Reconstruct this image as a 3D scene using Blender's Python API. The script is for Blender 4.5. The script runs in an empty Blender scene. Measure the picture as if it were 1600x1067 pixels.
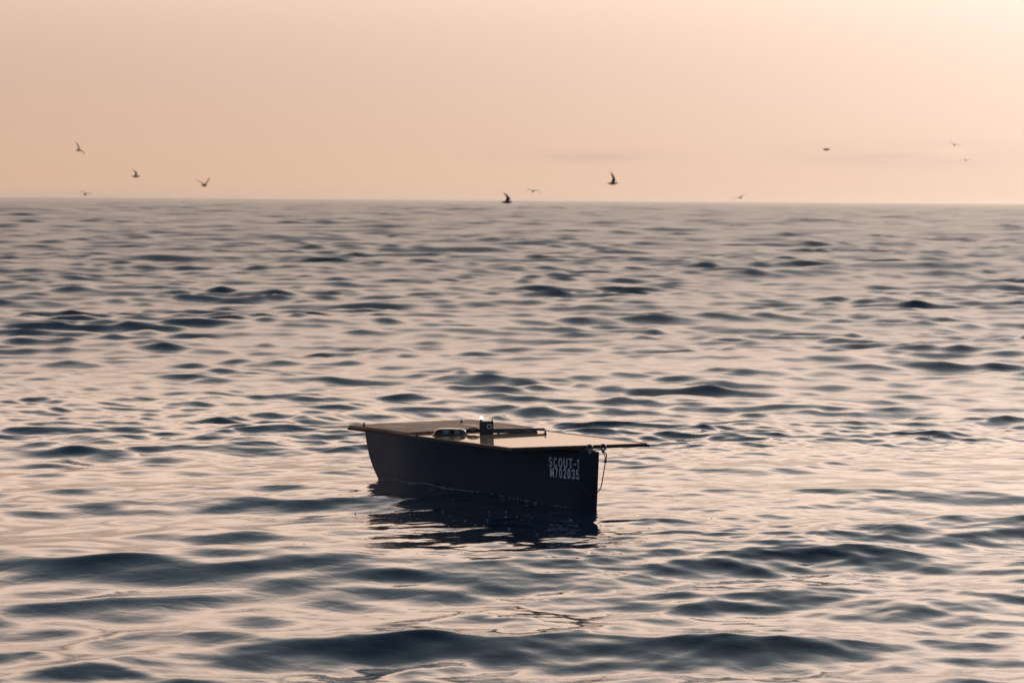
import bpy, bmesh, math, random
import numpy as np
from mathutils import Vector, Matrix

SC = bpy.context.scene
COL = SC.collection
R = math.radians

# ------------------------------------------------------------------ camera
FPX, W0, H0, CAM_H = 4400.0, 1600.0, 1067.0, 2.3
PITCH = math.atan(220.5 / FPX)
CAM_ROT = Matrix.Rotation(R(90) - PITCH, 3, 'X') @ Matrix.Rotation(R(0.394), 3, 'Z')
cam = bpy.data.cameras.new('camera')
cam.sensor_width = 36.0
cam.lens = FPX * 36.0 / W0
cam.clip_start, cam.clip_end = 0.1, 100000.0
cam.dof.use_dof = True
cam.dof.focus_distance = 20.8
cam.dof.aperture_fstop = 5.6
camo = bpy.data.objects.new('camera', cam)
camo.matrix_world = Matrix.Translation((0, 0, CAM_H)) @ CAM_ROT.to_4x4()
COL.objects.link(camo)
SC.camera = camo

# ------------------------------------------------------------------ sky and sun
SUN_AZ, SUN_EL = 24.0, 13.0            # degrees right of the view direction, above the horizon
world = bpy.data.worlds.new('World')
SC.world = world
world.use_nodes = True
wt = world.node_tree
wt.nodes.clear()


def build_world():
    N, L = wt.nodes, wt.links

    def val(op, a, b=None, clamp=False):
        n = N.new('ShaderNodeMath'); n.operation = op; n.use_clamp = clamp
        for i, v in enumerate((a, b)):
            if v is None:
                continue
            if isinstance(v, (int, float)):
                n.inputs[i].default_value = v
            else:
                L.new(v, n.inputs[i])
        return n.outputs[0]

    def mixc(mode, f, a, b):
        n = N.new('ShaderNodeMix'); n.data_type = 'RGBA'; n.blend_type = mode
        for s, v in ((n.inputs[0], f), (n.inputs[6], a), (n.inputs[7], b)):
            if isinstance(v, (int, float)):
                s.default_value = v
            elif isinstance(v, tuple):
                s.default_value = (*v, 1)
            else:
                L.new(v, s)
        return n.outputs[2]

    tc = N.new('ShaderNodeTexCoord')
    nrm = N.new('ShaderNodeVectorMath'); nrm.operation = 'NORMALIZE'
    L.new(tc.outputs['Generated'], nrm.inputs[0])
    d = nrm.outputs[0]
    sep = N.new('ShaderNodeSeparateXYZ'); L.new(d, sep.inputs[0])
    zel = val('MAXIMUM', sep.outputs[2], 0.0)

    # clear air behind the haze
    sky = N.new('ShaderNodeTexSky')
    sky.sky_type = 'NISHITA'
    sky.sun_disc = False
    sky.sun_elevation = R(SUN_EL)
    sky.sun_rotation = R(SUN_AZ)
    sky.air_density, sky.dust_density, sky.ozone_density = 1.0, 5.0, 1.0

    # evening haze: warm and thick low down, thinning to a slate overhead
    ramp = N.new('ShaderNodeValToRGB')
    L.new(val('POWER', zel, 0.5), ramp.inputs[0])
    cr = ramp.color_ramp
    cr.interpolation = 'B_SPLINE'
    stops = [(0.0, (.68, .415, .28)), (0.10, (.66, .41, .275)), (0.18, (.635, .415, .302)), (0.26, (.61, .42, .350)),
             (0.33, (1.20, .85, .665)), (0.40, (1.96, 1.40, 1.09)), (0.47, (1.92, 1.39, 1.10)), (0.545, (.98, .80, .73)), (0.61, (.32, .37, .41)),
             (0.68, (.09, .17, .245)), (1.0, (.025, .075, .14))]
    while len(cr.elements) < len(stops):
        cr.elements.new(0.5)
    for e, (p, c) in zip(cr.elements, stops):
        e.position = p; e.color = (*(v * .4 for v in c), 1)      # the ramp holds 0..1; scaled back below

    haze_col = mixc('MULTIPLY', 1.0, ramp.outputs[0], (2.5, 2.5, 2.5))

    # glow of the veiled sun
    sd = (math.sin(R(SUN_AZ)) * math.cos(R(SUN_EL)), math.cos(R(SUN_AZ)) * math.cos(R(SUN_EL)), math.sin(R(SUN_EL)))
    dt = N.new('ShaderNodeVectorMath'); dt.operation = 'DOT_PRODUCT'
    L.new(d, dt.inputs[0]); dt.inputs[1].default_value = sd
    dot = val('MAXIMUM', dt.outputs['Value'], 0.0)
    wide = val('POWER', dot, 7.0)
    tight = val('POWER', dot, 28.0)
    col = mixc('ADD', val('MULTIPLY', wide, 1.0), haze_col, (.34, .31, .26))
    col = mixc('ADD', val('MULTIPLY', tight, 1.0), col, (.30, .33, .44))

    # away from the sun the haze is dimmer and cooler
    anti = N.new('ShaderNodeMapRange'); anti.interpolation_type = 'SMOOTHSTEP'
    anti.inputs['From Min'].default_value = .85; anti.inputs['From Max'].default_value = -.3
    L.new(dt.outputs['Value'], anti.inputs['Value'])
    col = mixc('MULTIPLY', anti.outputs[0], col, (.25, .42, .70))

    # faint flat cloud bank low over the horizon
    mp = N.new('ShaderNodeMapping'); mp.inputs['Scale'].default_value = (14, 14, 130)
    L.new(d, mp.inputs[0])
    ns = N.new('ShaderNodeTexNoise'); ns.inputs['Scale'].default_value = 2.2
    ns.inputs['Detail'].default_value = 5.0; ns.inputs['Roughness'].default_value = 0.55
    L.new(mp.outputs[0], ns.inputs['Vector'])
    az = val('DIVIDE', sep.outputs[0], val('MAXIMUM', sep.outputs[1], .01))
    for ca, wa, ce, we, amt in ((.023, .026, .0160, .0030, .55), (.140, .045, .0165, .0040, .42), (-.33, .06, .018, .004, .4), (.42, .07, .02, .005, .4)):
        qa = val('POWER', val('ABSOLUTE', val('DIVIDE', val('SUBTRACT', az, ca), wa)), 2.0)
        qe = val('POWER', val('ABSOLUTE', val('DIVIDE', val('SUBTRACT', sep.outputs[2], ce), we)), 2.0)
        g = val('EXPONENT', val('MULTIPLY', val('ADD', qa, qe), -1.0))
        g = val('MULTIPLY', g, val('MULTIPLY', val('SUBTRACT', ns.outputs['Fac'], .28), 3.2, clamp=True))
        col = mixc('MIX', val('MULTIPLY', g, amt), col, (.64, .46, .40))

    scale = N.new('ShaderNodeMix'); scale.data_type = 'RGBA'; scale.blend_type = 'MULTIPLY'
    scale.inputs[0].default_value = 1.0
    L.new(col, scale.inputs[6]); scale.inputs[7].default_value = (10, 10, 10, 1)
    out = mixc('MIX', 0.95, sky.outputs[0], scale.outputs[2])
    bg = N.new('ShaderNodeBackground'); bg.inputs[1].default_value = 0.10
    L.new(out, bg.inputs[0])
    o = N.new('ShaderNodeOutputWorld'); L.new(bg.outputs[0], o.inputs[0])


build_world()
sun = bpy.data.lights.new('sun', 'SUN')
sun.energy, sun.angle, sun.color = 0.9, R(10), (1.0, .82, .64)
suno = bpy.data.objects.new('sun', sun)
suno.rotation_euler = (R(90 - SUN_EL), 0, R(180 - SUN_AZ))
COL.objects.link(suno)
SC.view_settings.view_transform = 'Standard'
SC.view_settings.look = 'None'
SC.view_settings.exposure = 0.0
SC.view_settings.gamma = 1.0
SC.cycles.max_bounces = 8
SC.cycles.use_denoising = True


# ------------------------------------------------------------------ helpers
def material(name, color, rough=0.5, ior=1.45, metallic=0.0, **kw):
    m = bpy.data.materials.new(name); m.use_nodes = True
    b = m.node_tree.nodes['Principled BSDF']
    b.inputs['Base Color'].default_value = (*color, 1)
    b.inputs['Roughness'].default_value = rough
    b.inputs['IOR'].default_value = ior
    b.inputs['Metallic'].default_value = metallic
    for k, v in kw.items():
        b.inputs[k.replace('_', ' ')].default_value = v
    return m


def noise_on(m, c1, c2, scale=(1, 1, 1), ns=6.0, bump=0.0, dist=0.004, detail=6.0, rough=None):
    nt = m.node_tree; N, L = nt.nodes, nt.links
    b = N['Principled BSDF']
    tc = N.new('ShaderNodeTexCoord'); mp = N.new('ShaderNodeMapping'); mp.inputs['Scale'].default_value = scale
    L.new(tc.outputs['Object'], mp.inputs[0])
    n = N.new('ShaderNodeTexNoise'); n.inputs['Scale'].default_value = ns; n.inputs['Detail'].default_value = detail
    L.new(mp.outputs[0], n.inputs['Vector'])
    r = N.new('ShaderNodeValToRGB'); r.color_ramp.elements[0].position = .32; r.color_ramp.elements[1].position = .68
    r.color_ramp.elements[0].color = (*c1, 1); r.color_ramp.elements[1].color = (*c2, 1)
    L.new(n.outputs['Fac'], r.inputs[0]); L.new(r.outputs[0], b.inputs['Base Color'])
    if rough:
        mr = N.new('ShaderNodeMapRange'); mr.inputs['To Min'].default_value, mr.inputs['To Max'].default_value = rough
        mr.inputs['From Min'].default_value = .3; mr.inputs['From Max'].default_value = .7
        L.new(n.outputs['Fac'], mr.inputs['Value']); L.new(mr.outputs[0], b.inputs['Roughness'])
    if bump:
        bp = N.new('ShaderNodeBump'); bp.inputs['Strength'].default_value = bump; bp.inputs['Distance'].default_value = dist
        L.new(n.outputs['Fac'], bp.inputs['Height']); L.new(bp.outputs[0], b.inputs['Normal'])
    return m


def mesh_obj(name, verts, faces, mat, parent=None, smooth=False):
    me = bpy.data.meshes.new(name)
    me.from_pydata([tuple(v) for v in verts], [], faces)
    bm = bmesh.new(); bm.from_mesh(me)
    bmesh.ops.recalc_face_normals(bm, faces=bm.faces)
    bm.to_mesh(me); bm.free()
    if mat:
        me.materials.append(mat)
    if smooth:
        for p in me.polygons:
            p.use_smooth = True
    o = bpy.data.objects.new(name, me)
    COL.objects.link(o)
    if parent:
        o.parent = parent
    return o


def tag(o, label=None, cat=None, group=None, kind=None):
    for k, v in (('label', label), ('category', cat), ('group', group), ('kind', kind)):
        if v:
            o[k] = v
    return o


def bevel(o, w=0.003, seg=2):
    m = o.modifiers.new('bevel', 'BEVEL'); m.width = w; m.segments = seg; m.limit_method = 'ANGLE'
    return o


def tube_geo(pts, rad, n=8, closed=False):
    pts = [Vector(p) for p in pts]
    V, F = [], []
    m = len(pts)
    for i, p in enumerate(pts):
        a = pts[(i - 1) % m] if closed or i > 0 else pts[i]
        b = pts[(i + 1) % m] if closed or i < m - 1 else pts[i]
        t = (b - a).normalized()
        u = t.cross(Vector((0.13, 0.31, 1))).normalized(); w = t.cross(u)
        r = rad[i] if isinstance(rad, (list, tuple)) else rad
        for k in range(n):
            an = 2 * math.pi * k / n
            V.append(p + (u * math.cos(an) + w * math.sin(an)) * r)
    for i in range(m if closed else m - 1):
        j = (i + 1) % m
        for k in range(n):
            F.append((i * n + k, i * n + (k + 1) % n, j * n + (k + 1) % n, j * n + k))
    if not closed:
        F.append(tuple(range(n))[::-1]); F.append(tuple(range((m - 1) * n, m * n)))
    return V, F


def pixel_dir(x, y):
    return CAM_ROT @ Vector(((x - W0 / 2) / FPX, -(y - H0 / 2) / FPX, -1))


def at_height(x, y, z):
    d = pixel_dir(x, y); return Vector((0, 0, CAM_H)) + d * ((z - CAM_H) / d.z)


def at_dist(x, y, dist):
    d = pixel_dir(x, y); return Vector((0, 0, CAM_H)) + d * (dist / d.y)


# ------------------------------------------------------------------ the sea
rng = np.random.default_rng(11)
BX, BY = -0.15, 21.2                      # where the boat floats


SEA_STATE = .78                           # overall steepness


def make_components():
    comps = []
    #            lam0  lam1  slope  n  spread
    for l0, l1, slope, n, spread in ((9, 20, .024, 14, .6), (4.5, 9, .026, 18, .7), (2.2, 4.5, .042, 34, .52),
                                     (1.1, 2.2, .060, 52, .68), (.58, 1.1, .076, 54, .95), (.32, .58, .084, 50, 1.05),
                                     (.18, .32, .060, 44, 1.3), (.10, .18, .034, 34, 1.3)):
        for i in range(n):
            lam = math.exp(rng.uniform(math.log(l0), math.log(l1)))
            k = 2 * math.pi / lam
            th = -math.pi / 2 + R(14) + rng.normal(0, spread * .62)
            a = SEA_STATE * slope / k * math.sqrt(2.0 / n) * rng.uniform(.6, 1.35)
            comps.append((lam, k * math.cos(th), k * math.sin(th), a, rng.uniform(0, 2 * math.pi)))
    comps.sort(key=lambda c: -c[0])
    return comps


COMPS = make_components()
MOD = [(rng.uniform(.25, .9), rng.uniform(0, 2 * math.pi), rng.uniform(0, 2 * math.pi)) for _ in range(9)]


def ripple_mask(x, y):
    """0..1 patches where the short ripples live; always ruffled round the boat"""
    s = np.zeros_like(x)
    for k, th, ph in MOD:
        s += np.sin(k * (x * math.cos(th) + y * math.sin(th)) + ph)
    s = np.clip(.72 + s * .15, 0.3, 1.15)
    d2 = ((x - 1.6) / 1.7) ** 2 + ((y - 18.9) / 2.2) ** 2
    e2 = ((x - BX - .1) / 1.2) ** 2 + ((y - 19.6) / 2.6) ** 2
    return s * s + 0.9 * np.exp(-d2) + 0.3 * np.exp(-e2)


GST = [(rng.uniform(.25, 1.1), rng.uniform(0, 2 * math.pi), rng.uniform(0, 2 * math.pi)) for _ in range(9)]


def gusts(x, y):
    s = np.zeros_like(x)
    for k, th, ph in GST:
        s += np.sin(k * (x * math.cos(th) + y * math.sin(th)) + ph)
    return np.clip(1.0 + .14 * s, .75, 1.4)


BOAT_FIX = []                               # local lifts of the surface under stern and bow


def surface(x, y, spacing, fix=True):
    """x, y, spacing: flat arrays sorted so that spacing grows -> displaced points, unresolved slope"""
    dx = np.zeros_like(x); dy = np.zeros_like(x); dz = np.zeros_like(x); lost = np.zeros_like(x)
    mask = ripple_mask(x, y)
    rr_ = np.hypot(x, y)
    gust = gusts(x, y)
    calm = 1 - .55 * np.exp(-(((x - BX) / 1.9) ** 2 + ((y - BY + .8) / 3.0) ** 2))     # the hull damps the chop round it
    chop = 1 - .3 * np.clip((rr_ - 30) / 90, 0, 1)
    lee = .78 + .42 * np.clip((rr_ - 20) / 25, 0, 1)
    open_sea = 1.06 + 1.5 * np.clip((rr_ - 25) / 110, 0, 1)    # the water near the boat lies in a lee
    for lam, kx, ky, a, ph in COMPS:
        w = np.clip((lam / spacing - 1.8) / 1.5, 0, 1)
        amp = a * w * (open_sea if .8 < lam < 3.0 else ((.5 + .5 * open_sea) * (1 + .9 * np.clip((rr_ - 150) / 350, 0, 1) if lam >= 4.5 else 1.0)))
        k = math.hypot(kx, ky)
        if .4 <= lam < 2.2:
            amp = amp * gust
        if lam > .2:
            amp = amp * calm
        if lam < 1.2:
            amp = amp * lee
        if lam < .4:
            amp = amp * mask
            lost += (a * k) ** 2 * .5 * (1 - w * w) * .35
        else:
            lost += (a * k) ** 2 * .5 * (1 - w * w)
        n = int(np.count_nonzero(w > 0))
        if n == 0:
            continue
        idx = np.nonzero(w > 0)[0]
        sl = slice(int(idx[0]), int(idx[-1]) + 1)
        th = kx * x[sl] + ky * y[sl] + ph
        c, s = np.cos(th), np.sin(th)
        A = amp[sl]
        dz[sl] += A * s
        q = (1.6 if lam > .4 else 1.1) * chop[sl]
        dx[sl] += q * A * c * (kx / k); dy[sl] += q * A * c * (ky / k)
    if fix:
        for cx, cy, rr, hh in BOAT_FIX:
            dz += hh * np.exp(-((x - cx) ** 2 + (y - cy) ** 2) / rr ** 2)
    return x + dx, y + dy, dz, lost


# sea level wanted at the stern and the bow of the boat
for cx, cy, want, rr in ((-1.02, 21.9, .085, 1.8), (.55, 20.1, .055, 1.5)):
    one = np.array([cx], dtype=np.float64)
    _, _, z0, _ = surface(one, np.array([cy]), np.array([.3]), fix=True)
    BOAT_FIX.append((cx, cy, rr, want - float(z0[0])))


def build_sea():
    rows = [9.0]
    while rows[-1] < 15: rows.append(rows[-1] + .036)
    while rows[-1] < 27: rows.append(rows[-1] + .026)
    g = .0009
    while rows[-1] < 3000:
        g = min(g * 1.01, (.0034 if rows[-1] < 250 else .0026) if rows[-1] < 1300 else .007)
        rows.append(rows[-1] * (1 + g))
    while rows[-1] < 16000: rows.append(rows[-1] * 1.03)
    rows = np.array(rows)
    az = np.concatenate([np.linspace(-20, -11.6, 46)[:-1], np.linspace(-11.6, 11.6, 600), np.linspace(11.6, 20, 46)[1:]])
    VX, VY, VZ, VR, FQ = [], [], [], [], []
    base = 0

    def grid(rw, a, sp):
        nonlocal base
        aa = np.radians(a)
        X = np.outer(rw, np.sin(aa)).ravel(); Y = np.outer(rw, np.cos(aa)).ravel()
        S = np.repeat(sp, len(a))
        x, y, z, lost = surface(X, Y, S)
        VX.append(x); VY.append(y); VZ.append(z); VR.append(lost)
        m, n = len(rw), len(a)
        i = (np.arange(m - 1)[:, None] * n + np.arange(n - 1)[None, :]).ravel() + base
        FQ.append(np.stack([i, i + 1, i + n + 1, i + n], 1))
        base += m * n

    dr = np.gradient(rows)
    grid(rows, az, np.maximum(dr, rows * .00075))
    far = np.concatenate([np.linspace(1.0, 9, 60)[:-1], 9 * np.exp(np.linspace(0, math.log(1700), 170))])
    grid(far, np.linspace(19.9, 340.1, 150), np.maximum(np.gradient(far), far * .037))
    near = np.linspace(.05, 9.02, 120)
    grid(near, np.linspace(-20.2, 20.2, 60), np.full(120, .1))
    x, y, z, lost = (np.concatenate(v) for v in (VX, VY, VZ, VR))
    F = np.concatenate(FQ)[:, ::-1]
    me = bpy.data.meshes.new('sea')
    me.vertices.add(len(x)); me.loops.add(F.size); me.polygons.add(len(F))
    me.vertices.foreach_set('co', np.stack([x, y, z], 1).astype(np.float32).ravel())
    me.loops.foreach_set('vertex_index', F.astype(np.int32).ravel())
    me.polygons.foreach_set('loop_start', np.arange(0, F.size, 4, dtype=np.int32))
    me.polygons.foreach_set('loop_total', np.full(len(F), 4, dtype=np.int32))
    me.polygons.foreach_set('use_smooth', np.ones(len(F), dtype=bool))
    at = me.attributes.new('unresolved', 'FLOAT', 'POINT')
    at.data.foreach_set('value', np.sqrt(np.maximum(lost, 0)).astype(np.float32))
    me.update()
    if me.polygons[0].normal.z < 0:
        me.flip_normals()
    m = material('sea_water', (.006, .026, .046), .05, 1.334)
    nt = m.node_tree; b = nt.nodes['Principled BSDF']
    a = nt.nodes.new('ShaderNodeAttribute'); a.attribute_name = 'unresolved'
    mu = nt.nodes.new('ShaderNodeMath'); mu.operation = 'MULTIPLY'; mu.inputs[1].default_value = 1.0
    nt.links.new(a.outputs['Fac'], mu.inputs[0])
    sq = nt.nodes.new('ShaderNodeMath'); sq.operation = 'SQRT'
    nt.links.new(mu.outputs[0], sq.inputs[0])
    mx = nt.nodes.new('ShaderNodeMath'); mx.operation = 'MAXIMUM'; mx.inputs[1].default_value = .06
    nt.links.new(sq.outputs[0], mx.inputs[0]); nt.links.new(mx.outputs[0], b.inputs['Roughness'])
    geo = nt.nodes.new('ShaderNodeNewGeometry')
    wn = nt.nodes.new('ShaderNodeTexNoise'); wn.inputs['Scale'].default_value = 7.0; wn.inputs['Detail'].default_value = 3.0
    wn.inputs['Roughness'].default_value = .45; wn.inputs['Distortion'].default_value = .6
    nt.links.new(geo.outputs['Position'], wn.inputs['Vector'])
    bp = nt.nodes.new('ShaderNodeBump'); bp.inputs['Strength'].default_value = 1.0; bp.inputs['Distance'].default_value = .0034
    nt.links.new(wn.outputs['Fac'], bp.inputs['Height']); nt.links.new(bp.outputs[0], b.inputs['Normal'])
    me.materials.append(m)
    o = bpy.data.objects.new('sea', me); COL.objects.link(o)
    tag(o, 'rippled open sea with dark wave faces under a peach sky', 'sea', kind='structure')


build_sea()

# ------------------------------------------------------------------ the boat
MAT = {
    'hull': material('navy_hull_paint', (.013, .018, .036), .3, 1.33, Specular_IOR_Level=.35),
    'wood': material('wet_plywood', (.2, .1, .05), .3, 1.3),
    'edge': material('dark_board_edge', (.03, .02, .018), .6),
    'gloss': material('wet_glossy_panel', (.20, .12, .07), .05, 2.3, .3),
    'black': material('black_plastic', (.010, .011, .013), .35),
    'rubber': material('black_rubber', (.012, .012, .012), .6),
    'alu': material('dark_anodised_bar', (.018, .022, .03), .35, 1.5),
    'steel': material('galvanised_steel', (.22, .22, .23), .38, metallic=1.0),
    'ring': material('pale_grey_ring', (.42, .44, .47), .4),
    'lens': material('lens_glass', (.005, .01, .02), .05),
    'rope': material('brown_cord', (.055, .035, .025), .85),
    'letter': material('white_vinyl_lettering', (.8, .8, .8), .5),
    'clear': material('clear_plastic', (.62, .67, .72), .06, 1.3, Transmission_Weight=1.0),
    'circuit': material('dark_circuit_board', (.03, .045, .06), .4),
    'silver': material('silver_foil', (.5, .5, .52), .3, metallic=.8),
    'foam': material('foam_bubbles', (.75, .72, .7), .25, 1.33),
}
noise_on(MAT['wood'], (.13, .045, .02), (.62, .31, .15), (.9, 5.5, 1), 3.2, .8, .010, rough=(.32, .8))
noise_on(MAT['gloss'], (.62, .36, .16), (.70, .42, .20), (1.2, 9, 1), 3.0)
noise_on(MAT['hull'], (.013, .020, .040), (.021, .029, .054), (1, 1, 1), 3.0, .10, .02, 2.0, (.24, .4))
lamp = bpy.data.materials.new('white_lamp'); lamp.use_nodes = True
lamp.node_tree.nodes.clear()
em = lamp.node_tree.nodes.new('ShaderNodeEmission'); em.inputs[0].default_value = (1, .98, .95, 1); em.inputs[1].default_value = 9.0
lo = lamp.node_tree.nodes.new('ShaderNodeOutputMaterial'); lamp.node_tree.links.new(em.outputs[0], lo.inputs[0])
MAT['lamp'] = lamp

# deck corners: stern near, bow near, bow far, stern far
ZS, ZB = .455, .505                       # the deck heels a little towards the camera
A = at_height(543, 668, ZS - .015); C = at_height(800, 701, ZB - .015); D = at_height(1015, 694, ZB + .018); E = at_height(735, 659, ZS + .018)
mid = (A + C + D + E) / 4
boat = bpy.data.objects.new('unmanned_boat', None)
COL.objects.link(boat)
heading = (C - A + D - E)
BOAT_M = Matrix.Translation((mid.x, mid.y, 0)) @ Matrix.Rotation(math.atan2(heading.y, heading.x), 4, 'Z')
boat.matrix_world = BOAT_M
INV = BOAT_M.inverted()
tag(boat, 'small navy unmanned boat with flat brown deck and white SCOUT-1 lettering, floating alone', 'boat')
a, c, d_, e = (INV @ p for p in (A, C, D, E))


def dk(s, t, up=0.0):
    """deck point: s from stern to bow, t from the near to the far edge, up above the deck plane"""
    n = a.lerp(c, s); f = e.lerp(d_, s)
    return n.lerp(f, t) + Vector((0, 0, up))


def solve_deck(x, y):
    """deck (s, t) seen at a photograph pixel"""
    best = None
    lo_s, hi_s, lo_t, hi_t = -.2, 1.2, -.2, 1.2
    for it in range(7):
        for i in range(13):
            for j in range(13):
                s = lo_s + (hi_s - lo_s) * i / 12; t = lo_t + (hi_t - lo_t) * j / 12
                p = CAM_ROT.transposed() @ (BOAT_M @ dk(s, t) - Vector((0, 0, CAM_H)))
                px = W0 / 2 + FPX * p.x / -p.z; py = H0 / 2 - FPX * p.y / -p.z
                err = (px - x) ** 2 + (py - y) ** 2
                if best is None or err < best[0]:
                    best = (err, s, t)
        ws, wt_ = (hi_s - lo_s) / 6, (hi_t - lo_t) / 6
        lo_s, hi_s, lo_t, hi_t = best[1] - ws, best[1] + ws, best[2] - wt_, best[2] + wt_
    return best[1], best[2]


def plate(name, corners, z0, z1, mat, parent, nseg=1, bow=0.0, tilt=0.0):
    """slab between two heights over a quad given in deck (s, t)"""
    V, F = [], []
    (s0, t0), (s1, t1), (s2, t2), (s3, t3) = corners
    ns, nt_ = nseg, nseg

    def P(u, v, z):
        s = (s0 * (1 - u) + s1 * u) * (1 - v) + (s3 * (1 - u) + s2 * u) * v
        t = (t0 * (1 - u) + t1 * u) * (1 - v) + (t3 * (1 - u) + t2 * u) * v
        return dk(s, t, z + bow * math.sin(math.pi * u) * .6 + bow * math.sin(math.pi * v) * .4 - bow * .5 + (tilt * v if z == z1 else 0))
    for z in (z0, z1):
        for j in range(nt_ + 1):
            for i in range(ns + 1):
                V.append(P(i / ns, j / nt_, z))
    q = (ns + 1) * (nt_ + 1)
    I = lambda i, j, k: k * q + j * (ns + 1) + i
    for j in range(nt_):
        for i in range(ns):
            F.append((I(i, j, 0), I(i, j + 1, 0), I(i + 1, j + 1, 0), I(i + 1, j, 0)))
            F.append((I(i, j, 1), I(i + 1, j, 1), I(i + 1, j + 1, 1), I(i, j + 1, 1)))
    for i in range(ns):
        F.append((I(i, 0, 0), I(i + 1, 0, 0), I(i + 1, 0, 1), I(i, 0, 1)))
        F.append((I(i, nt_, 0), I(i, nt_, 1), I(i + 1, nt_, 1), I(i + 1, nt_, 0)))
    for j in range(nt_):
        F.append((I(0, j, 0), I(0, j, 1), I(0, j + 1, 1), I(0, j + 1, 0)))
        F.append((I(ns, j, 0), I(ns, j + 1, 0), I(ns, j + 1, 1), I(ns, j, 1)))
    return mesh_obj(name, V, F, mat, parent)


# hull: stacked plan outlines from keel to gunwale
def smooth(u):
    u = min(max(u, 0), 1); return u * u * (3 - 2 * u)


def hull_z(s, v):
    top = dk(s, .5).z - .024 - .020 * smooth((s - .72) / .2)
    return -.30 + (top + .30) * v


def hull_end(v):
    """stern and bow ends at relative height v"""
    k = 1 - v
    return .105 + .32 * k ** 2.6 + .02 * k, .985 - .02 * k - .10 * max(0, k - .55) ** 2 * 6


def hull_t(s, v, side):
    k = 1 - v
    taper = min(max((s - .30) / .69, 0), 1) ** 1.75
    squeeze = .055 * k + .5 * max(0, k - .5) ** 2.2
    near = .015 + taper * .515 + squeeze * (1 - .8 * taper)
    far = .985 - taper * .335 - squeeze * (1 - .8 * taper)
    return near if side == 0 else far


def hull_p(s, v, side, out=0.0):
    t = hull_t(s, v, side)
    p = dk(s, t); p.z = hull_z(s, v)
    if out:
        q = dk(s + .004, hull_t(s + .004, v, side)); q.z = p.z
        tg = (q - p).normalized()
        p += Vector((tg.y, -tg.x, 0)) * out
    return p


def build_hull():
    V, F = [], []
    nv, ns, nb = 16, 34, 5
    ring = None
    for j in range(nv + 1):
        v = j / nv
        s0, s1 = hull_end(v)
        row = []
        for i in range(ns + 1):
            row.append(hull_p(s0 + (s1 - s0) * i / ns, v, 0))
        p0, p1 = row[-1], hull_p(s1, v, 1)
        for i in range(1, nb):                      # the narrow bow face
            u = i / nb
            q = p0.lerp(p1, u); q += Vector((.012 * math.sin(math.pi * u), 0, 0)); row.append(q)
        for i in range(ns + 1):
            row.append(hull_p(s1 + (s0 - s1) * i / ns, v, 1))
        p0, p1 = row[-1], row[0]
        for i in range(1, nb):
            row.append(p0.lerp(p1, i / nb))
        ring = len(row); V += row
    for j in range(nv):
        for i in range(ring):
            k = (i + 1) % ring
            F.append((j * ring + i, j * ring + k, (j + 1) * ring + k, (j + 1) * ring + i))
    F.append(tuple(range(ring))[::-1])
    F.append(tuple(range(nv * ring, (nv + 1) * ring)))
    o = mesh_obj('hull', V, F, MAT['hull'], boat, True)
    o.data.set_sharp_from_angle(angle=R(38))
    return o


hull = build_hull()
deck = plate('deck_board', [(0, 0), (1, 0), (1, 1), (0, 1)], -.018, 0.0, MAT['edge'], boat, 8)
sB, _ = solve_deck(628, 680)
aft = plate('aft_deck_panel', [(.004, .004), (sB, .002), (sB, .996), (.004, .996)], .001, .024, MAT['wood'], boat, 14, .006)
bevel(aft, .002, 1)
fore = plate('fore_deck_panel', [(sB + .012, .012), (.988, .012), (.988, .962), (sB + .012, .962)], .001, .006, MAT['gloss'], boat, 10, 0.0, .0)
rim = plate('edge_strip', [(sB + .012, .965), (.988, .965), (.988, .998), (sB + .012, .998)], .001, .007, MAT['wood'], boat, 4)
rim2 = plate('edge_strip', [(.990, .004), (.998, .004), (.998, .985), (.990, .985)], .001, .007, MAT['wood'], boat, 4)

# bolts standing on the deck corners
for (px, py, up) in ((569, 668, .024), (721, 663, .024), (651, 681, .006), (852, 677, .006)):
    s, t = solve_deck(px, py + 2)
    p = dk(s, t, up)
    V, F = tube_geo([p, p + Vector((0, 0, .010)), p + Vector((0, 0, .011)), p + Vector((0, 0, .030))], [.012, .012, .006, .006], 8)
    mesh_obj('deck_bolt', V, F, MAT['black'], boat)


def box_geo(c, sx, sy, sz, ux):
    uy = Vector((-ux.y, ux.x, 0))
    V = [c + ux * (i * sx / 2) + uy * (j * sy / 2) + Vector((0, 0, k * sz)) for k in (0, 1) for j in (-1, 1) for i in (-1, 1)]
    F = [(0, 2, 3, 1), (4, 5, 7, 6), (0, 1, 5, 4), (2, 6, 7, 3), (0, 4, 6, 2), (1, 3, 7, 5)]
    return V, F


# local axes as the camera sees them: right across the picture and towards the camera
cam_l = INV @ Vector((0, 0, CAM_H))
M_PX = 21.5 / FPX                               # metres per photograph pixel at the boat
toward = Vector((cam_l.x, cam_l.y, 0)).normalized()
across = (dk(1, 1) - dk(1, 0)); across.z = 0; across.normalize()
right = Vector((-toward.y, toward.x, 0))


def on_deck(x, y):
    s_, t_ = solve_deck(x, y)
    return dk(s_, t_, .006)


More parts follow.
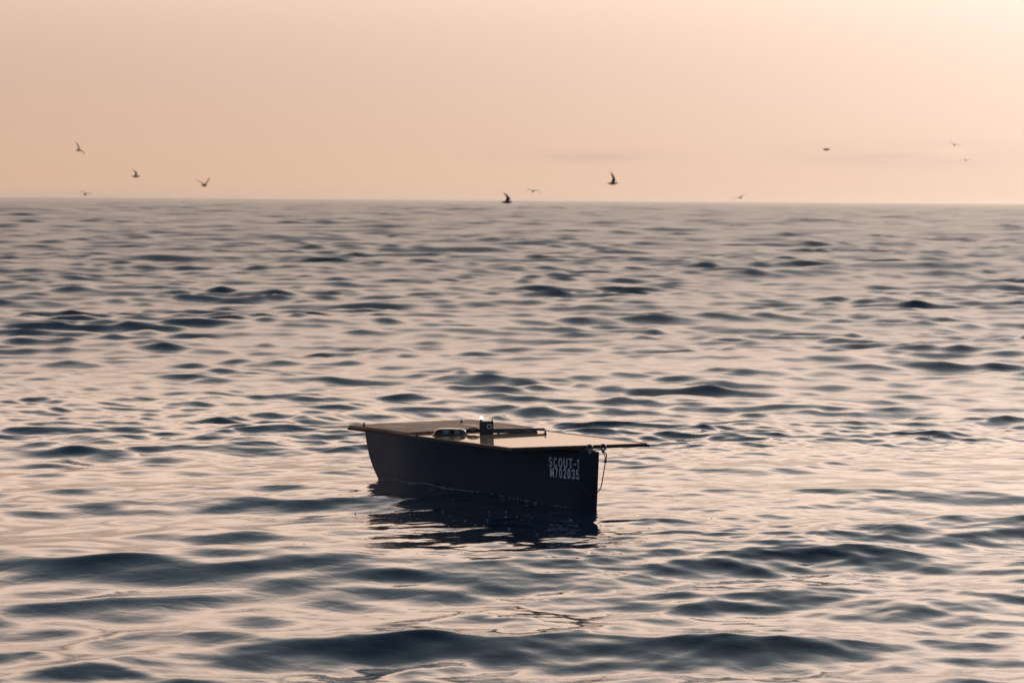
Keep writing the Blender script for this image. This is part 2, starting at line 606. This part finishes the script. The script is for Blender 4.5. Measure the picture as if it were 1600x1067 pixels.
# camera box with its ring and the masthead lamp
base = on_deck(760, 679) - toward * .035
bw, bh = 22 * M_PX, 20 * M_PX
V, F = box_geo(base, bw, .07, bh, right)
cbox = bevel(mesh_obj('camera_box', V, F, MAT['black'], boat), .004)
face = base + toward * .035 + right * (4.5 * M_PX) + Vector((0, 0, 12 * M_PX))
RV, RF = [], []
for k in range(24):
    an = 2 * math.pi * k / 24
    for r_, o_ in ((4.3, -.002), (4.3, .006), (2.3, .006), (2.3, -.002)):
        RV.append(face + right * (math.cos(an) * r_ * M_PX) + Vector((0, 0, math.sin(an) * r_ * M_PX)) + toward * o_)
    j = (k + 1) % 24
    for q in range(4):
        RF.append((k * 4 + q, k * 4 + (q + 1) % 4, j * 4 + (q + 1) % 4, j * 4 + q))
mesh_obj('lens_ring', RV, RF, MAT['ring'], cbox, True)
LV = [face + toward * .0045]
LF = []
for k in range(16):
    an = 2 * math.pi * k / 16
    LV.append(face + right * (math.cos(an) * 2.3 * M_PX) + Vector((0, 0, math.sin(an) * 2.3 * M_PX)) + toward * .002)
    LF.append((0, 1 + k, 1 + (k + 1) % 16))
mesh_obj('lens', LV, LF, MAT['lens'], cbox)
mp_ = base - right * (bw / 2 - 2.6 * M_PX) + Vector((0, 0, bh))
V, F = box_geo(mp_ - Vector((0, 0, .002)), 5 * M_PX, .03, 3.2 * M_PX, right)
mesh_obj('lamp_post', V, F, MAT['black'], cbox)
V, F = tube_geo([mp_ + Vector((0, 0, z * M_PX)) for z in (3.0, 3.4, 5.2, 6.8, 7.8)], [2.3 * M_PX, 2.6 * M_PX, 2.6 * M_PX, 1.9 * M_PX, .5 * M_PX], 14)
mesh_obj('lamp', V, F, MAT['lamp'], cbox, True)
kp = base + right * (bw / 2 - 1.8 * M_PX) + Vector((0, 0, bh))
V, F = tube_geo([kp - Vector((0, 0, .002)), kp + Vector((0, 0, 2.4 * M_PX))], 1.1 * M_PX, 8)
mesh_obj('knob', V, F, MAT['black'], cbox)

# the two flat bars that run from the box to the far edge
ps = on_deck(769, 678.5)
pe = on_deck(851, 676)
dirb = (pe - ps); dirb.z = 0; lb = dirb.length; dirb.normalize()
for up0, up1, x0, x1, th in ((.023, .026, 0.0, 1.0, .018), (.005, .007, 0.0, .86, .016)):
    nrm = Vector((-dirb.y, dirb.x, 0)) * .022
    V = []
    for u, up in ((x0, up0), (x1, up1)):
        p = ps + dirb * (lb * u) + Vector((0, 0, up))
        for k in (0, 1):
            for sgn in (-1, 1):
                V.append(p + nrm * sgn + Vector((0, 0, th * k)))
    bevel(mesh_obj('flat_bar', V, [(0, 1, 3, 2), (4, 6, 7, 5), (0, 4, 5, 1), (2, 3, 7, 6), (0, 2, 6, 4), (1, 5, 7, 3)], MAT['alu'], boat), .002)
for u in (.12, .34, .58, .80):
    p = ps + dirb * (lb * u)
    V, F = tube_geo([p, p + Vector((0, 0, .026))], .010, 8)
    mesh_obj('bar_support', V, F, MAT['steel'], boat)


# clear plastic housing with the electronics inside
def superdome(cen, hx, hy, hz, n=20, m=7, inset=0.0, p=3.2):
    V, F = [], []
    for j in range(m + 1):
        ph = (math.pi / 2) * j / m
        rr = math.cos(ph) ** (1 / 2.2) if j < m else 0.0
        for k in range(n):
            an = 2 * math.pi * k / n
            cx, sy = math.cos(an), math.sin(an)
            q = (abs(cx) ** p + abs(sy) ** p) ** (-1 / p)
            V.append(cen + right * (cx * q * rr * hx) + toward * (sy * q * rr * hy) + Vector((0, 0, math.sin(ph) ** .8 * hz)))
    for j in range(m):
        for k in range(n):
            F.append((j * n + k, j * n + (k + 1) % n, (j + 1) * n + (k + 1) % n, (j + 1) * n + k))
    F.append(tuple(range(n))[::-1])
    return V, F


hc = on_deck(704, 680)
V, F = superdome(hc, 27 * M_PX, .11, 10.5 * M_PX)
dome = mesh_obj('clear_housing', V, F, MAT['clear'], boat, True)
for k, (x0, w, h0, h1, m_) in enumerate(((-17, 9, 1.5, 8, 'circuit'), (-6, 5, 1.5, 9, 'silver'), (2, 7, 1.5, 7.5, 'circuit'), (11, 3, 1.5, 9, 'silver'), (17, 5, 1.5, 6.5, 'circuit'))):
    V, F = box_geo(hc + right * (x0 * M_PX) + Vector((0, 0, h0 * M_PX)), w * M_PX, .10, (h1 - h0) * M_PX, right)
    mesh_obj('circuit_module', V, F, MAT[m_], dome)
V, F = superdome(hc + Vector((0, 0, .001)), 29 * M_PX, .125, 2.0 * M_PX)
mesh_obj('flange', V, F, MAT['black'], dome, True)
cab = [hc + right * (x * M_PX) + Vector((0, 0, z * M_PX)) for x, z in ((25, 4), (31, 5.2), (38, 5.5), (45, 7.5))]
V, F = tube_geo(cab, 2.2 * M_PX, 10)
mesh_obj('cable', V, F, MAT['rubber'], boat, True)
cab = [hc + right * (x * M_PX) + Vector((0, 0, z * M_PX)) - toward * .03 for x, z in ((26, 7), (33, 9.5), (40, 9.5), (46, 6))]
V, F = tube_geo(cab, 1.2 * M_PX, 8)
mesh_obj('cable', V, F, MAT['rubber'], boat, True)


# registration lettering, laid on the curved side of the bow
def hull_project(p):
    q = CAM_ROT.transposed() @ (BOAT_M @ p - Vector((0, 0, CAM_H)))
    return W0 / 2 + FPX * q.x / -q.z, H0 / 2 - FPX * q.y / -q.z


def side_s(px, v=.75):
    lo_, hi_ = .3, hull_end(v)[1]
    for _ in range(40):
        m_ = (lo_ + hi_) / 2
        if hull_project(hull_p(m_, v, 0))[0] < px: lo_ = m_
        else: hi_ = m_
    return lo_


def arc(cx, cy, rx, ry, a0, a1, n=8):
    return [(cx + rx * math.cos(R(a0 + (a1 - a0) * k / n)), cy + ry * math.sin(R(a0 + (a1 - a0) * k / n))) for k in range(n + 1)]


# bold capitals as centre lines in a 1 x 1 cell
GLYPHS = {
    'S': [arc(.5, .72, .34, .22, 25, 180, 8) + arc(.5, .28, .34, .22, 100, -155, 12)],
    'C': [arc(.5, .5, .36, .44, 40, 320, 14)],
    'O': [arc(.5, .5, .37, .44, 0, 360, 18)],
    '0': [arc(.5, .5, .34, .44, 0, 360, 18)],
    'U': [[(.15, .95)] + arc(.5, .36, .35, .30, 180, 360, 10) + [(.85, .95)]],
    'T': [[(.08, .93), (.92, .93)], [(.5, .93), (.5, .03)]],
    '-': [[(.25, .42), (.75, .42)]],
    '1': [[(.28, .74), (.56, .94), (.56, .03)]],
    'M': [[(.12, .03), (.12, .95), (.5, .2), (.88, .95), (.88, .03)]],
    '7': [[(.12, .93), (.86, .93), (.55, .5), (.42, .03)]],
    '2': [arc(.5, .70, .33, .24, 170, -30, 8) + [(.16, .07), (.87, .07)]],
    '3': [arc(.48, .73, .32, .21, 160, -85, 8), arc(.48, .28, .36, .23, 85, -160, 8)],
    '5': [[(.82, .93), (.26, .93), (.2, .5)] + arc(.48, .33, .35, .27, 120, -155, 10)],
}


def lettering(text, px0, px1, ytop, ybot):
    NX, NY = 16, 22
    s0, s1 = side_s(px0), side_s(px1)
    sm = (s0 + s1) / 2
    vt, vb = (next(v / 400 for v in range(400, 0, -1) if hull_project(hull_p(sm, v / 400, 0))[1] >= yy) for yy in (ytop, ybot))
    wid = [.55 if ch in '-1' else (1.15 if ch == 'M' else 1.0) for ch in text]
    gap = .30
    total = sum(wid) + gap * (len(text) - 1)
    V, F = [], []
    x = 0.0
    for ch, w in zip(text, wid):
        segs = [(p, q) for line in GLYPHS[ch] for p, q in zip(line, line[1:])]
        idx = {}

        def vid(i, j):
            if (i, j) not in idx:
                u = (x + w * i / NX) / total
                idx[i, j] = len(V)
                V.append(hull_p(s0 + (s1 - s0) * u, vb + (vt - vb) * j / NY, 0, .002))
            return idx[i, j]
        for i in range(NX):
            for j in range(NY):
                gx, gy = (i + .5) / NX, (j + .5) / NY
                gx = gx if w >= 1 else .5 + (gx - .5) * .62
                for (ax, ay), (bx, by) in segs:
                    kx, ky = 1 / .12, 1 / .075
                    ux, uy = (bx - ax) * kx, (by - ay) * ky
                    wx, wy = (gx - ax) * kx, (gy - ay) * ky
                    tt = max(0, min(1, (wx * ux + wy * uy) / max(1e-9, ux * ux + uy * uy)))
                    if (wx - tt * ux) ** 2 + (wy - tt * uy) ** 2 < 1:
                        F.append((vid(i, j), vid(i + 1, j), vid(i + 1, j + 1), vid(i, j + 1)))
                        break
        x += w + gap
    o = mesh_obj('lettering', V, F, MAT['letter'], boat)
    o['label'] = 'white lettering ' + text
    return o


lettering('SCOUT-1', 858, 906, 715, 730.5)
lettering('M702035', 860, 906, 731.5, 747)

# shackles under the bow edge and the cord that hangs from them
ends = []
for px in (920, 941):
    best = min((abs(hull_project(dk(1, k / 400))[0] - px), k / 400) for k in range(401))[1]
    p = dk(1.0, best, -.006) + Vector((.012, 0, 0))
    SV, SF = tube_geo([p + right * (math.cos(an) * .020) + Vector((0, 0, math.sin(an) * .020 - .004)) for an in [2 * math.pi * k / 18 for k in range(18)]], .007, 8, True)
    sh = mesh_obj('shackle', SV, SF, MAT['steel'], boat, True)
    q = p + Vector((0, 0, -.022))
    V, F = tube_geo([q, q - Vector((0, 0, .024))], .010, 8)
    mesh_obj('shackle_pin', V, F, MAT['steel'], sh)
    ends.append(p)
origin_px = hull_project(ends[0])


def cord_pt(x, y, out):
    return ends[0] + right * ((x - origin_px[0]) * M_PX * .95) + Vector((0, 0, -(y - origin_px[1]) * M_PX * .95)) + toward * out


path = [(919, 703), (909, 704), (905.5, 712), (904.5, 728), (905, 745), (908, 757), (914, 765), (922, 770), (930, 771.5), (936, 767), (940, 758), (943, 740), (945.5, 724), (947.5, 714), (947, 708), (942, 704)]


def catmull(P, n=5):
    out = []
    for i in range(len(P) - 1):
        p0, p1, p2, p3 = (Vector(P[max(0, min(len(P) - 1, i + k))]) for k in (-1, 0, 1, 2))
        for j in range(n):
            t = j / n
            out.append(.5 * ((2 * p1) + (p2 - p0) * t + (2 * p0 - 5 * p1 + 4 * p2 - p3) * t * t + (3 * p1 - p0 - 3 * p2 + p3) * t ** 3))
    out.append(Vector(P[-1]))
    return out


pts = [cord_pt(q.x, q.y, .035) for q in catmull(path)]
V, F = tube_geo(pts, .0042, 6)
cord = mesh_obj('cord', V, F, MAT['rope'], boat, True)
pts = [cord_pt(x, y, .037) for x, y in ((941, 704), (944.5, 709), (946, 716), (946.2, 721))]
V, F = tube_geo(pts, .004, 6); mesh_obj('cord_tail', V, F, MAT['rope'], cord, True)
kc = cord_pt(946, 720, .036)
V, F = tube_geo([kc + Vector((0, 0, z)) for z in (-.014, -.008, 0, .008, .014)], [.003, .009, .0115, .009, .003], 8)
mesh_obj('knot', V, F, MAT['rope'], cord, True)


# ------------------------------------------------------------------ foam along the waterline and drifting bits
def sea_z(P):
    a_ = np.array([(p.x, p.y) for p in P], dtype=np.float64)
    return surface(a_[:, 0].copy(), a_[:, 1].copy(), np.full(len(P), .03))[2]


def build_foam():
    rnd = random.Random(5)
    bm = bmesh.new()

    def bubble(p, r, flat=.5):
        m = Matrix.Translation(p) @ Matrix.Diagonal((r * rnd.uniform(.8, 1.6), r * rnd.uniform(.8, 1.6), r * flat, 1))
        bmesh.ops.create_icosphere(bm, subdivisions=1, radius=1.0, matrix=m)
    n_s, n_v = 230, 40
    cand = []
    for i in range(n_s):
        s_ = .16 + .80 * (i + rnd.random()) / n_s
        cand += [BOAT_M @ hull_p(s_, .30 + .40 * k / (n_v - 1), 0, .006) if s_ > hull_end(.30 + .40 * k / (n_v - 1))[0] else Vector((0, 20, 9)) for k in range(n_v)]
    zs = sea_z(cand)
    for i in range(n_s):
        k = min(range(n_v), key=lambda k: abs(cand[i * n_v + k].z - zs[i * n_v + k]))
        p = cand[i * n_v + k]; z = zs[i * n_v + k]
        if abs(p.z - z) > .03 or (i > n_s * .6 and rnd.random() < .6):
            continue
        bubble(Vector((p.x, p.y, z + .001)), rnd.uniform(.002, .006))
    drift = [Vector((rnd.gauss(-.35, .45), rnd.gauss(19.6, .8), 0)) for _ in range(60)]
    drift += [Vector((rnd.gauss(1.6, .6), rnd.gauss(18.6, .8), 0)) for _ in range(25)]
    for p, z in zip(drift, sea_z(drift)):                 # bubbles drifting round the hull
        bubble(Vector((p.x, p.y, z + .001)), rnd.uniform(.002, .006))
    me = bpy.data.meshes.new('foam'); bm.to_mesh(me); bm.free()
    me.materials.append(MAT['foam'])
    o = bpy.data.objects.new('foam', me); COL.objects.link(o)
    tag(o, 'thin line of pale foam bubbles along the waterline of the navy hull', 'foam', kind='stuff')


build_foam()


# ------------------------------------------------------------------ gulls
def gull_mesh(flap_l, flap_r, bend, sweep):
    """body along +x, wings along y; flap = shoulder angle, bend = droop of the outer wing, in degrees"""
    V, F = [], []
    st = [(-.30, .004, .0), (-.26, .035, .0), (-.16, .048, .0), (-.02, .064, -.004), (.10, .062, -.002), (.17, .050, .012), (.21, .042, .022), (.25, .036, .026), (.275, .016, .020), (.32, .003, .012)]
    n = 10
    for x, r, z in st:
        for k in range(n):
            an = 2 * math.pi * k / n
            fl = .35 if x < -.2 else 1.0
            wd = 1.5 if x < -.2 else 1.0
            V.append((x, math.cos(an) * r * wd, z + math.sin(an) * r * fl))
    for i in range(len(st) - 1):
        for k in range(n):
            F.append((i * n + k, i * n + (k + 1) % n, (i + 1) * n + (k + 1) % n, (i + 1) * n + k))
    F.append(tuple(range(n))); F.append(tuple(range((len(st) - 1) * n, len(st) * n)))
    for sgn, flap in ((1, flap_l), (-1, flap_r)):
        y, z, an = .02, .03, flap
        base_i = len(V)
        secs = 11
        for i in range(secs):
            u = i / (secs - 1)
            if i:
                step = .66 / (secs - 1)
                an = flap - bend * smooth((u - .28) / .45) - bend * .25 * u
                y += step * math.cos(R(an)); z += step * math.sin(R(an))
            chord = .155 * (1 - .25 * u) * (1 - smooth((u - .55) / .47) * .86)
            x0 = .075 + (.075 * smooth(u / .4)) - sweep * max(0, u - .38) ** 1.3
            th = .022 * (1 - u) + .003
            nz, ny = math.cos(R(an)), -math.sin(R(an))
            for cx, cz in ((0, 0), (.3, 1), (1, .05), (.3, -.55)):
                V.append((x0 - chord * cx, sgn * (y + ny * cz * th), z + nz * cz * th))
        for i in range(secs - 1):
            for k in range(4):
                q = base_i + i * 4
                f_ = (q + k, q + (k + 1) % 4, q + 4 + (k + 1) % 4, q + 4 + k)
                F.append(f_ if sgn > 0 else f_[::-1])
        F.append(tuple(base_i + k for k in range(4))); F.append(tuple(base_i + (secs - 1) * 4 + k for k in range(4)))
    return V, F


GM = material('gull_plumage', (.06, .05, .045), .8)
noise_on(GM, (.035, .03, .028), (.09, .075, .065), (1, 1, 1), 9.0)
GULLS = [  # px, py, distance, yaw, bank, flap left, flap right, bend, sweep, label
    (123, 235, 190, 60, 35, 38, 12, 10, .5, 'dark gull high at the far left, wings half raised in a tilt'),
    (133, 304, 210, 80, 10, 40, 40, 60, .7, 'compact dark gull just above the horizon at the far left'),
    (212, 276, 190, 20, -14, 66, -20, 8, .5, 'dark gull with one wing raised, second from the left above the sea'),
    (319, 290, 165, 62, -6, 40, 44, 6, .4, 'dark gull with both wings raised in a V on the left'),
    (792, 316, 140, 12, -14, 78, 20, 24, .5, 'gull with one tall curved wing touching the horizon near the middle'),
    (833, 299, 185, 100, 6, 20, 20, 62, .4, 'pale brown gull gliding with drooped wing tips right of the curved-winged gull'),
    (957, 287, 150, 5, -4, 84, 30, 14, .45, 'gull holding a single wing straight up, right of the centre'),
    (1291, 234, 200, 10, 4, 8, 8, 18, .3, 'small dark gull seen side on with level wings on the right'),
    (1157, 309, 190, 78, -24, 18, 14, 30, .4, 'thin pale gull banking low over the horizon on the right'),
    (1491, 227, 230, 85, 14, 28, 28, 50, .4, 'upper of two tiny gulls near the right edge'),
    (1509, 251, 260, 85, 0, 22, 22, 46, .4, 'lower of two tiny gulls near the right edge'),
]
for px, py, dist, yaw, bank, fl, fr, bend, sweep, lab in GULLS:
    V, F = gull_mesh(fl, fr, bend, sweep)
    o = mesh_obj('gull', V, F, GM, None, True)
    o.matrix_world = Matrix.Translation(at_dist(px, py, dist)) @ Matrix.Rotation(R(yaw), 4, 'Z') @ Matrix.Rotation(R(bank), 4, 'X')
    tag(o, lab, 'bird', 'gulls in flight over the sea')

# ------------------------------------------------------------------ evening haze over the water
def build_haze():
    X, z0, z1 = 16500.0, -3.0, 14.0
    V = [(x, y, z) for z in (z0, z1) for y in (-X, X) for x in (-X, X)]
    F = [(0, 2, 3, 1), (4, 5, 7, 6), (0, 1, 5, 4), (2, 6, 7, 3), (0, 4, 6, 2), (1, 3, 7, 5)]
    m = bpy.data.materials.new('haze'); m.use_nodes = True
    nt = m.node_tree; nt.nodes.clear()
    v = nt.nodes.new('ShaderNodeVolumePrincipled')
    v.inputs['Color'].default_value = (.95, .90, .85, 1)
    v.inputs['Density'].default_value = HAZE
    v.inputs['Anisotropy'].default_value = .7
    o_ = nt.nodes.new('ShaderNodeOutputMaterial'); nt.links.new(v.outputs[0], o_.inputs['Volume'])
    o = mesh_obj('haze', V, F, m)
    tag(o, 'thin warm evening haze lying over the far water', 'haze', kind='stuff')


HAZE = 8e-5
build_haze()
